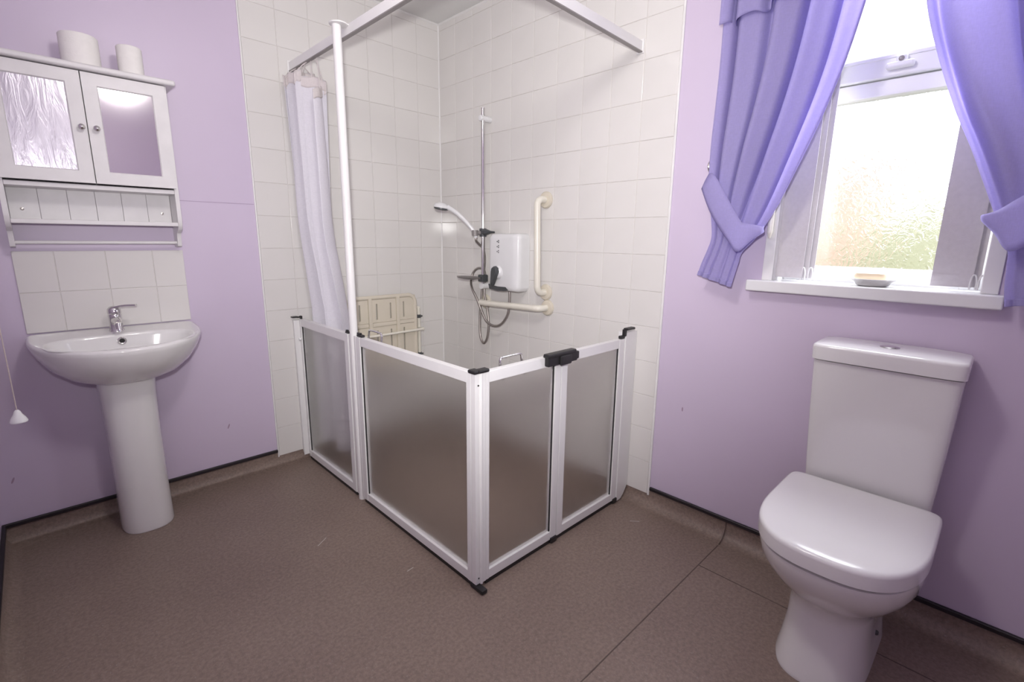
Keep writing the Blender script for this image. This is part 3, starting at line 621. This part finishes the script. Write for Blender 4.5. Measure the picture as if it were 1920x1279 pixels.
# ------------------------------------------------------------------ half-height shower doors
XS, YS = -0.905, -1.393        # outer faces
D = 0.026
ZB, ZT = 0.018, 0.757
def rect(bm, axis, u0, u1, z0, z1, d0, d1, bev=0.002):
    if axis == 'side': box(bm, XS+d0, XS+d1, u0, u1, z0, z1, bev)
    else: box(bm, u0, u1, YS+d0, YS+d1, z0, z1, bev)
def shower_door(axis, u0, u1, sl, sr, label):
    """u0 < u1 along the run; sl, sr stile widths at u0 and u1"""
    c = (XS, (u0+u1)/2, 0.0) if axis == 'side' else ((u0+u1)/2, YS, 0.0)
    t = thing('shower_door', c, label, 'shower door', 'half-height shower doors')
    for (a, b_) in ((u0, u0+sl), (u1-sr, u1)):
        bm = bmesh.new(); rect(bm, axis, a, b_, ZB, ZT, 0, D); mk('stile', bm, 'white', t)
    bm = bmesh.new(); rect(bm, axis, u0+sl, u1-sr, ZT-0.037, ZT, 0.001, D-0.001); mk('top_rail', bm, 'white', t)
    bm = bmesh.new(); rect(bm, axis, u0+sl, u1-sr, ZB, ZB+0.034, 0.001, D-0.001); mk('bottom_rail', bm, 'white', t)
    bm = bmesh.new(); rect(bm, axis, u0+sl-0.004, u1-sr+0.004, ZB+0.030, ZT-0.033, 0.011, 0.015, 0); mk('pane', bm, 'frost', t, smooth=False)
    g = u1-sr if axis == 'side' else u1-sr
    bm = bmesh.new(); rect(bm, axis, g-0.004, g+0.0005, ZB+0.034, ZT-0.037, 0.006, 0.0105, 0); mk('gasket', bm, 'black', t, smooth=False)
    bm = bmesh.new(); rect(bm, axis, u0+0.002, u1-0.002, 0.001, ZB+0.001, 0.004, D-0.006, 0.001); mk('bottom_seal', bm, 'black', t)
    return t
d1 = shower_door('side', -0.545, -0.018, 0.034, 0.016, 'half-height frosted shower door next to the basin wall, in front of the shower curtain')
d2 = shower_door('side', -1.367, -0.616, 0.022, 0.034, 'widest half-height frosted shower door, between the white pole and the outer corner')
d3 = shower_door('front', -0.862, -0.4975, 0.014, 0.032, 'half-height frosted shower door just right of the outer corner')
d4 = shower_door('front', -0.494, -0.086, 0.034, 0.036, 'half-height frosted shower door nearest the window wall')
# door hardware
def handle(pts, parent):
    bm = bmesh.new(); tube(bm, catmull(pts, 4), 0.0042, 10); mk('handle', bm, 'chrome', parent)['label'] = 'chrome loop handle'
hx0, hx1, hz = -0.763, -0.661, 0.778
handle([(hx0, YS+D-0.003, 0.70), (hx0, YS+D+0.012, 0.725), (hx0, YS+D+0.018, hz-0.02), (hx0+0.004, YS+D+0.018, hz-0.004), (hx0+0.015, YS+D+0.018, hz), (hx1-0.015, YS+D+0.018, hz), (hx1-0.004, YS+D+0.018, hz-0.004), (hx1, YS+D+0.018, hz-0.02), (hx1, YS+D+0.012, 0.725), (hx1, YS+D-0.003, 0.70)], d3)
hy0, hy1, hz = -0.648, -0.752, 0.784
handle([(XS+D-0.003, hy0, 0.70), (XS+D+0.012, hy0, 0.725), (XS+D+0.02, hy0, hz-0.02), (XS+D+0.02, hy0-0.004, hz-0.004), (XS+D+0.02, hy0-0.015, hz), (XS+D+0.02, hy1+0.015, hz), (XS+D+0.02, hy1+0.004, hz-0.004), (XS+D+0.02, hy1, hz-0.02), (XS+D+0.012, hy1, 0.725), (XS+D-0.003, hy1, 0.70)], d2)
bm = bmesh.new(); box(bm, XS+0.004, XS+0.020, -0.545, -0.515, ZT, ZT+0.007, 0.002); box(bm, XS+0.006, XS+0.016, -0.530, -0.516, ZT+0.006, ZT+0.014, 0.002); mk('hinge_cap', bm, 'black', d1)
bm = bmesh.new(); box(bm, XS-0.006, XS+0.010, -0.012, 0.0, ZT+0.004, ZT+0.010, 0.002); box(bm, XS-0.036, XS-0.004, -0.030, -0.004, ZT+0.008, ZT+0.014, 0.003); box(bm, XS+0.002, XS+0.012, -0.035, -0.020, ZT, ZT+0.016, 0.002); mk('hinge_cap', bm, 'black', d1)
bm = bmesh.new(); box(bm, XS+0.004, XS+0.022, -0.660, -0.618, ZT, ZT+0.010, 0.003); box(bm, XS+0.008, XS+0.020, -0.640, -0.612, ZT+0.008, ZT+0.016, 0.003); mk('hinge_cap', bm, 'black', d2)
bm = bmesh.new(); lathe(bm, (XS-0.001, -0.030, 0.655), [(0.002, 0.004), (0.008, 0.0), (0.009, -0.004), (0.006, -0.010)], 'X', 14); mk('door_stop', bm, 'whitegloss', d1)
bm = bmesh.new(); box(bm, -0.588, -0.425, YS-0.018, YS+0.014, 0.724, 0.762, 0.006, 2); box(bm, -0.596, -0.440, YS-0.024, YS+0.004, 0.757, 0.772, 0.005, 2); box(bm, -0.455, -0.408, YS-0.012, YS+0.012, 0.728, 0.758, 0.005, 2); box(bm, -0.53, -0.47, YS-0.028, YS-0.014, 0.722, 0.759, 0.006, 2)
lt = mk('latch', bm, 'black', d4); lt['label'] = 'black plastic latch bridging the two doors'
bm = bmesh.new(); box(bm, -0.110, -0.080, YS+0.002, YS+0.018, ZT, ZT+0.014, 0.003); box(bm, -0.092, -0.078, YS-0.004, YS+0.012, ZT+0.010, ZT+0.040, 0.003); box(bm, -0.088, -0.030, YS-0.014, YS+0.010, ZT+0.036, ZT+0.046, 0.004); mk('hinge_cap', bm, 'black', d4)
bm = bmesh.new(); box(bm, -0.53, -0.498, YS-0.006, YS+0.014, 0.004, 0.026, 0.002); mk('floor_guide', bm, 'black', d3)
bm = bmesh.new(); box(bm, -0.11, -0.082, YS-0.006, YS+0.014, 0.004, 0.026, 0.002); mk('floor_guide', bm, 'black', d4)
# corner post
t = thing('corner_post', (XS, YS, 0.0), 'white corner post joining the two runs of shower doors', 'post')
bm = bmesh.new(); box(bm, XS, XS+0.021, YS+0.0025, YS+0.0245, ZB, ZT, 0.002); mk('side_profile', bm, 'white', t)
bm = bmesh.new(); box(bm, XS+0.0235, XS+0.042, YS-0.001, YS+0.022, ZB, ZT, 0.002); mk('front_profile', bm, 'white', t)
bm = bmesh.new(); cyl(bm, (XS+0.022, YS+0.001, ZB), (XS+0.022, YS+0.001, ZT), 0.0055, 12); mk('hinge_pin', bm, 'white', t)
bm = bmesh.new(); box(bm, XS-0.010, XS+0.020, YS-0.006, YS+0.030, ZT, ZT+0.012, 0.005); box(bm, XS+0.006, XS+0.050, YS-0.010, YS+0.016, ZT+0.001, ZT+0.013, 0.005); mk('hinge_cap', bm, 'black', t)
bm = bmesh.new(); box(bm, XS-0.004, XS+0.020, YS-0.034, YS+0.030, 0.002, 0.017, 0.004); mk('hinge_foot', bm, 'black', t)
for z in (0.718, 0.040):
    bm = bmesh.new(); lathe(bm, (XS+0.012, YS+0.0026, z), [(0.003, 0.001), (0.003, -0.0008), (0.001, -0.001)], 'Y', 10); mk('rivet', bm, 'black', t)
# wall channels with rounded feet that clear the cove
bm = bmesh.new()
foot = [(-0.001, 0.784), (-0.084, 0.784), (-0.084, 0.008), (-0.066, 0.008), (-0.050, 0.010), (-0.034, 0.022), (-0.018, 0.042), (-0.001, 0.066)]
loft(bm, [[(x, y, z) for x, z in foot] for y in (YS-0.004, YS+0.034)])
tag(rebase(mk('wall_channel', bm, 'white', angle=30), (-0.04, YS, 0.008)), 'white upright channel fixing the shower doors to the window-side wall', 'channel')
bm = bmesh.new()
foot = [(-0.001, 0.750), (-0.0175, 0.750), (-0.0175, 0.030), (-0.010, 0.040), (-0.001, 0.055)]
loft(bm, [[(x, y, z) for y, z in foot] for x in (XS-0.026, XS+0.026)])
tag(rebase(mk('wall_channel', bm, 'white', angle=30), (XS, -0.01, 0.030)), 'white upright channel fixing the shower doors to the wall beside the basin', 'channel')
# pole
t = thing('shower_pole', (-0.893, -0.580, 0.0), 'tall white support pole rising from the shower doors to the curtain rail', 'pole')
bm = bmesh.new(); cyl(bm, (-0.893, -0.580, 0.0), (-0.893, -0.580, 1.938), 0.0165, 24); mk('pole', bm, 'white', t)
bm = bmesh.new(); lathe(bm, (-0.885, -0.580, 1.936), [(0.017, 0.0), (0.034, 0.004), (0.034, 0.008), (0.010, 0.010)], 'Z', 28); box(bm, -0.885, -0.846, -0.600, -0.560, 1.9415, 1.946, 0.001); mk('top_flange', bm, 'white', t)
bm = bmesh.new(); box(bm, XS+0.002, XS+0.026, -0.611, -0.5955, ZB, ZT, 0.002); box(bm, XS+0.002, XS+0.026, -0.5645, -0.549, ZB, ZT, 0.002); mk('hinge_profile', bm, 'white', t)

# ------------------------------------------------------------------ shower rail and curtain
t = thing('shower_rail', (-0.85, -1.33, 1.92), 'white L-shaped shower curtain rail spanning the tiled corner', 'curtain rail')
path = [Vector((-0.845, -0.001, 1.930))] + [Vector((-0.845, -0.1*k, 1.930)) for k in range(1, 12)]
path += [Vector((-0.845+0.12*(1-math.cos(a)), -1.21-0.12*math.sin(a), 1.929)) for a in [math.radians(q) for q in range(0, 91, 10)]]
path += [Vector((-0.725+0.725*k/8-(0.001 if k == 8 else 0), -1.33, 1.929-0.022*k/8)) for k in range(1, 9)]
bm = bmesh.new(); tube(bm, path, 0.01, section=[(-0.009, -0.018), (0.009, -0.018), (0.009, -0.012), (0.009, 0.018), (-0.009, 0.018)], up=(0, 0, 1)); mk('track', bm, 'white', t, angle=30)
bm = bmesh.new(); tube(bm, path, 0.01, section=[(-0.012, -0.0225), (0.004, -0.0225), (0.004, -0.0185), (-0.012, -0.0185)], up=(0, 0, 1)); mk('glider_slot', bm, 'mgrey', t, angle=30)
for (c, ax) in (((-0.845, -0.002, 1.930), 'Y'), ((-0.002, -1.33, 1.907), 'X')):
    bm = bmesh.new()
    if ax == 'Y': box(bm, c[0]-0.016, c[0]+0.016, -0.005, -0.0005, c[2]-0.026, c[2]+0.026, 0.002)
    else: box(bm, -0.005, -0.0005, c[1]-0.016, c[1]+0.016, c[2]-0.026, c[2]+0.026, 0.002)
    mk('wall_bracket', bm, 'white', t)
t = thing('shower_curtain', (-0.845, -0.17, 0.10), 'white shower curtain bunched on the rail beside the basin wall', 'curtain')
def sc(v, u, dx=0.0):
    # v: 0 top .. 1 bottom
    z = 1.885+(0.11-1.885)*v
    y0 = -0.022; y1 = -0.285-0.02*min(v/0.4, 1)-0.135*max(0, (v-0.42)/0.58)**0.8
    ph = 2*math.pi*2.3*u+0.6
    a = 0.052-0.020*min(1, v/0.6)
    cx = -0.850+0.012*u + (0.028*min(1, max(0, (v-0.35)/0.25)))
    x = cx + a*math.cos(ph) + 0.012*math.sin(2.3*ph+3*v) - 0.016*(1-v)*(1-u)
    y = y0+(y1-y0)*u + 0.018*math.sin(2*ph)*(1-0.4*v)
    return (x+dx, min(y, -0.012), z)
NU = 150
def droop(u): return 0.075*abs(2*u-0.75)**1.6+0.003*math.sin(40*u)
bm = bmesh.new(); grid(bm, [[(lambda p: (p[0], p[1], p[2]-droop(i/NU)*(1-v)**2))(sc(v, i/NU)) for i in range(NU+1)] for v in [k/70 for k in range(71)]])
solid(mk('cloth', bm, 'showercloth', t, angle=180), 0.0008)
bm = bmesh.new(); grid(bm, [[(lambda p: (p[0]+0.0010*math.sin(i*1.1), p[1]+0.0008*math.cos(i*1.1), p[2]-droop(i/NU)*(1-v)**2+0.003*math.sin(i*0.7)))(sc(v, i/NU)) for i in range(NU+1)] for v in [k*0.005 for k in range(6)]])
solid(mk('header_tape', bm, 'header', t, angle=180), 0.005)
for k in range(9):
    u = (k+0.5)/9; p = sc(0.0, u); yr = -0.03-0.26*u
    bm = bmesh.new(); tube(bm, catmull([(p[0], p[1], p[2]-droop(u)-0.012), (0.5*(p[0]-0.845), 0.5*(p[1]+yr), p[2]+0.004), (-0.843, yr, 1.912)], 4), 0.0022, 6); mk('curtain_hook', bm, 'header', t)

# ------------------------------------------------------------------ fold-down seat
t = thing('shower_bench', (-0.459, -0.02, 0.05), 'cream fold-down shower seat folded up against the back tiles', 'shower seat')
SX0, SX1, SZ0, SZ1, SY = -0.676, -0.243, 0.440, 0.850, -0.070
def rr(x0, x1, z0, z1, r, y, k=6):
    out = []
    for (cx, cz, a0) in ((x1-r, z1-r, 0), (x0+r, z1-r, 90), (x0+r, z0+r, 180), (x1-r, z0+r, 270)):
        for i in range(k+1):
            a = math.radians(a0+90*i/k); out.append((cx+r*math.cos(a), y, cz+r*math.sin(a)))
    return out
bm = bmesh.new(); tube(bm, rr(SX0+0.012, SX1-0.012, SZ0+0.012, SZ1-0.012, 0.045, SY), 0.012, 12, closed=True); mk('seat_frame', bm, 'cream', t)
cols = ((SX0+0.012, -0.556, [-0.605]), (-0.534, -0.384, [-0.503, -0.417]), (-0.362, SX1-0.012, [-0.333]))
for (z0, z1, s0, s1) in ((0.700, SZ1-0.012, 0.716, 0.804), (SZ0+0.012, 0.676, 0.520, 0.655)):
    for (x0, x1, sl) in cols:
        bm = bmesh.new(); ya, yc = SY-0.004, SY+0.006
        xs = [x0]+[v for s_ in sl for v in (s_-0.0045, s_+0.0045)]+[x1]
        for i in range(0, len(xs), 2): box(bm, xs[i], xs[i+1], ya, yc, z0, z1)
        for s_ in sl: box(bm, s_-0.0045, s_+0.0045, ya, yc, z0, s0); box(bm, s_-0.0045, s_+0.0045, ya, yc, s1, z1)
        mk('seat_panel', bm, 'cream', t, smooth=False)
for x in (-0.545, -0.373):
    bm = bmesh.new(); box(bm, x-0.0105, x+0.0105, SY-0.014, SY+0.010, SZ0+0.014, SZ1-0.014, 0.004); mk('rib', bm, 'cream', t)
bm = bmesh.new(); box(bm, SX0+0.014, -0.5565, SY-0.010, SY+0.010, 0.677, 0.699, 0.004); box(bm, -0.5335, -0.3845, SY-0.012, SY+0.010, 0.677, 0.699, 0.004); box(bm, -0.3615, SX1-0.014, SY-0.008, SY+0.010, 0.677, 0.699, 0.004); mk('cross_rib', bm, 'cream', t)
for x in (-0.218, -0.701):
    bm = bmesh.new(); tube(bm, catmull([(x, -0.052, 0.0), (x, -0.052, 0.25), (x, -0.052, 0.60), (x, -0.052, 0.735), (x, -0.046, 0.755), (x, -0.001, 0.758)], 4), 0.0095, 12); lg = mk('leg', bm, 'creamcoat', t)
    for z in (0.705, 0.475):
        bm = bmesh.new(); lathe(bm, (x, -0.052, z), [(0.0105, -0.010), (0.0125, -0.010), (0.0125, 0.010), (0.0105, 0.010)], 'Z', 14, closed=True); cyl(bm, (x-0.02, -0.058, z), (x+0.02, -0.058, z), 0.005, 10); mk('hinge_clip', bm, 'dgrey', lg)
bm = bmesh.new(); cyl(bm, (-0.695, -0.098, 0.628), (-0.224, -0.098, 0.634), 0.0075, 12); box(bm, -0.228, -0.210, -0.098, -0.050, 0.626, 0.642, 0.003); box(bm, -0.708, -0.692, -0.098, -0.050, 0.620, 0.636, 0.003); mk('support_bar', bm, 'creamcoat', t)

# ------------------------------------------------------------------ electric shower, riser rail, handset, hose
t = thing('electric_shower', (0.0, -0.632, 0.888), 'white electric shower unit with a dark lever dial on the right tiles', 'shower unit')
def urect(y0, y1, z0, z1, r, x, k=5):
    out = []
    for (cy, cz, a0) in ((y1-r, z1-r, 0), (y0+r, z1-r, 90), (y0+r, z0+r, 180), (y1-r, z0+r, 270)):
        for i in range(k+1):
            a = math.radians(a0+90*i/k); out.append((x, cy+r*math.cos(a), cz+r*math.sin(a)))
    return out
UY0, UY1, UZ0, UZ1 = -0.748, -0.520, 0.893, 1.190
bm = bmesh.new(); loft(bm, [urect(UY0, UY1, UZ0, UZ1, 0.028, -0.0008), urect(UY0, UY1, UZ0, UZ1, 0.028, -0.055), urect(UY0+0.004, UY1-0.004, UZ0+0.004, UZ1-0.004, 0.028, -0.072), urect(UY0+0.014, UY1-0.012, UZ0+0.010, UZ1-0.010, 0.028, -0.081), urect(UY0+0.04, UY1-0.03, UZ0+0.03, UZ1-0.03, 0.02, -0.0855), urect(UY0+0.10, UY1-0.09, UZ0+0.12, UZ1-0.12, 0.005, -0.087)])
ub = mk('casing', bm, 'whitegloss', t, angle=50)
bm = bmesh.new(); loft(bm, [[(x, y, z) for (y, z) in ((-0.528, 0.926), (-0.56, 0.920), (-0.60, 0.916), (-0.660, 0.917), (-0.676, 0.902), (-0.660, 0.896), (-0.60, 0.893), (-0.536, 0.900))] for x in (-0.060, -0.0868)]); mk('base_trim', bm, 'dgrey', t)['label'] = 'dark grey trim'
bm = bmesh.new(); lathe(bm, (-0.083, -0.604, 0.990), [(0.036, 0.0), (0.036, -0.006), (0.030, -0.014), (0.026, -0.018), (0.001, -0.018)], 'X', 32); dial = mk('dial', bm, 'whitegloss', t)
bm = bmesh.new()
loft(bm, [[(x, -0.604+u*0.866*s_+v*0.5*s_*0+0.0, 0.990+v*s_) for (u, v) in ((0.022, 0.006), (0.016, 0.022), (0.0, 0.030), (-0.018, 0.022), (-0.024, 0.004), (-0.016, -0.012), (0.010, -0.056), (0.020, -0.066), (0.028, -0.062))] for x, s_ in ((-0.100, 1.12), (-0.118, 1.06), (-0.122, 0.92))]); mk('lever', bm, 'dgrey', dial)['label'] = 'dark grey teardrop lever'
mark = simple('dark_print', (0.10, 0.10, 0.11), 0.5)
for z in (1.148, 1.122, 1.097):
    bm = bmesh.new()
    for dy, dz in ((0.0, 0.005), (0.0, -0.004), (0.010, 0.0)): box(bm, -0.0868, -0.083, -0.607+dy-0.0032, -0.607+dy+0.0032, z+dz-0.0032, z+dz+0.0032)
    mk('indicator_mark', bm, mark, ub, smooth=False)
t = thing('riser_rail', (-0.05, -0.445, 0.89), 'chrome riser rail with white brackets and a grey soap tray on the right tiles', 'shower rail')
bm = bmesh.new(); cyl(bm, (-0.052, -0.445, 0.905), (-0.052, -0.445, 1.822), 0.0105, 20); mk('rail_tube', bm, 'chrome', t)
bm = bmesh.new(); cyl(bm, (-0.070, -0.445, 1.772), (-0.001, -0.445, 1.772), 0.0150, 20); lathe(bm, (-0.07, -0.445, 1.772), [(0.015, 0.0), (0.012, -0.004), (0.002, -0.006)], 'X', 20); mk('wall_bracket', bm, 'whitegloss', t)
bm = bmesh.new(); cyl(bm, (-0.066, -0.445, 0.905), (-0.001, -0.445, 0.905), 0.0165, 20); mk('wall_bracket', bm, 'whitegloss', t)
bm = bmesh.new(); box(bm, -0.074, -0.030, -0.465, -0.425, 0.928, 0.968, 0.006); mk('tray_clamp', bm, 'dgrey', t)
bm = bmesh.new(); loft(bm, [ell(0.030, 0.055, 0.941, (-0.105, -0.385)), ell(0.048, 0.080, 0.948, (-0.105, -0.385)), ell(0.052, 0.086, 0.955, (-0.105, -0.385)), ell(0.049, 0.082, 0.955, (-0.105, -0.385)), ell(0.040, 0.07, 0.949, (-0.105, -0.385))]); box(bm, -0.09, -0.058, -0.45, -0.43, 0.943, 0.953); mk('soap_tray', bm, 'mgrey', t)
bm = bmesh.new(); lathe(bm, (-0.052, -0.445, 1.172), [(0.0108, 0.0), (0.019, 0.0), (0.020, 0.006), (0.020, 0.040), (0.018, 0.044), (0.0108, 0.044)], 'Z', 20, closed=True)
lathe(bm, (-0.056, -0.462, 1.196), [(0.018, 0.0), (0.017, -0.014), (0.012, -0.032), (0.007, -0.050), (0.005, -0.078), (0.002, -0.082)], 'Y', 18); mk('slider_clamp', bm, 'dgrey', t)
bm = bmesh.new(); lathe(bm, (-0.098, -0.432, 1.176), [(0.013, 0.0), (0.017, 0.0), (0.018, 0.030), (0.014, 0.030)], 'Z', 18, closed=True); cyl(bm, (-0.070, -0.444, 1.192), (-0.086, -0.437, 1.192), 0.010, 14); mk('handset_holder', bm, 'mgrey', t)
t = thing('hand_shower', (-0.098, -0.432, 1.19), 'white hand shower clipped to the riser rail slider', 'shower head')
bm = bmesh.new(); hp = catmull([(-0.096, -0.438, 1.165), (-0.100, -0.430, 1.195), (-0.130, -0.402, 1.245), (-0.165, -0.360, 1.295), (-0.190, -0.315, 1.325)], 5)
tube(bm, hp, [0.0095+0.004*(i/(len(hp)-1))**2 for i in range(len(hp))], 16); mk('handle', bm, 'whitegloss', t)
bm = bmesh.new(); lathe(bm, (0, 0, 0), [(0.004, 0.020), (0.022, 0.017), (0.036, 0.008), (0.042, -0.002), (0.042, -0.008), (0.038, -0.011)], 'Z', 32)
ax = Vector((-0.45, 0.60, 0)).normalized(); R3 = Matrix.Rotation(math.radians(9), 3, ax.cross(Vector((0, 0, 1))))
bmesh.ops.rotate(bm, cent=(0, 0, 0), matrix=R3, verts=bm.verts); bmesh.ops.translate(bm, vec=(-0.208, -0.284, 1.330), verts=bm.verts); hd = mk('head', bm, 'whitegloss', t)
bm = bmesh.new(); lathe(bm, (0, 0, 0), [(0.0385, -0.0095), (0.0385, -0.016), (0.030, -0.020), (0.002, -0.021)], 'Z', 32)
bmesh.ops.rotate(bm, cent=(0, 0, 0), matrix=R3, verts=bm.verts); bmesh.ops.translate(bm, vec=(-0.208, -0.284, 1.330), verts=bm.verts); mk('spray_plate', bm, 'dgrey', hd)
hosep = [(-0.050, -0.655, 0.890), (-0.050, -0.655, 0.845), (-0.052, -0.645, 0.770), (-0.056, -0.600, 0.712), (-0.060, -0.545, 0.694), (-0.066, -0.490, 0.715), (-0.072, -0.455, 0.770), (-0.080, -0.425, 0.835), (-0.082, -0.385, 0.890), (-0.060, -0.352, 0.930), (-0.045, -0.355, 0.975), (-0.040, -0.395, 1.000), (-0.030, -0.432, 0.985), (-0.026, -0.428, 0.92),
         (-0.030, -0.432, 0.860), (-0.036, -0.462, 0.780), (-0.040, -0.480, 0.690), (-0.044, -0.470, 0.610), (-0.046, -0.442, 0.580), (-0.044, -0.412, 0.620), (-0.038, -0.402, 0.720), (-0.030, -0.405, 0.830), (-0.024, -0.412, 0.930), (-0.022, -0.425, 1.03), (-0.030, -0.425, 1.10), (-0.070, -0.428, 1.135), (-0.094, -0.437, 1.150), (-0.096, -0.438, 1.166)]
bm = bmesh.new(); tube(bm, catmull(hosep, 8), 0.0068, 10)
tag(rebase(mk('shower_hose', bm, 'hose'), (-0.05, -0.45, 0.57)), 'grey metal shower hose looping below the shower unit', 'hose')

# ------------------------------------------------------------------ grab rails
def grab(a, c, out, label):
    """a, c: points on the tiles (y, z)"""
    t = thing('grab_rail', (0.0, a[0], min(a[1], c[1])), label, 'grab rail', 'cream grab rails in the shower')
    d = (Vector((0, c[0], c[1]))-Vector((0, a[0], a[1]))); L = d.length; d.normalize()
    A = Vector((0, a[0], a[1])); Cc = Vector((0, c[0], c[1])); r = 0.030
    pts = [A+Vector((-0.0015, 0, 0)), A+Vector((-out+r, 0, 0))]
    pts += [A+d*(r-r*math.cos(q))+Vector((-out+r-r*math.sin(q), 0, 0)) for q in [math.radians(k) for k in (18, 36, 54, 72, 90)]]
    pts += [A+d*(r+(L-2*r)*k/4)+Vector((-out, 0, 0)) for k in (1, 2, 3)]
    pts += [Cc-d*(r-r*math.sin(q))+Vector((-out+r-r*math.cos(q), 0, 0)) for q in [math.radians(k) for k in (0, 18, 36, 54, 72, 90)]]
    pts += [Cc+Vector((-0.0015, 0, 0))]
    bm = bmesh.new(); tube(bm, pts, 0.0165, 18); mk('bar', bm, 'creamcoat', t, angle=60)
    for p in (A, Cc):
        bm = bmesh.new(); lathe(bm, tuple(p+Vector((-0.0008, 0, 0))), [(0.040, 0.0), (0.040, -0.006), (0.035, -0.012), (0.019, -0.014)], 'X', 28); mk('flange', bm, 'cream', t)
grab((-0.855, 1.349), (-0.868, 0.903), 0.066, 'upright ivory grab rail beside the electric shower')
grab((-0.882, 0.826), (-0.415, 0.812), 0.066, 'horizontal ivory grab rail below the electric shower')
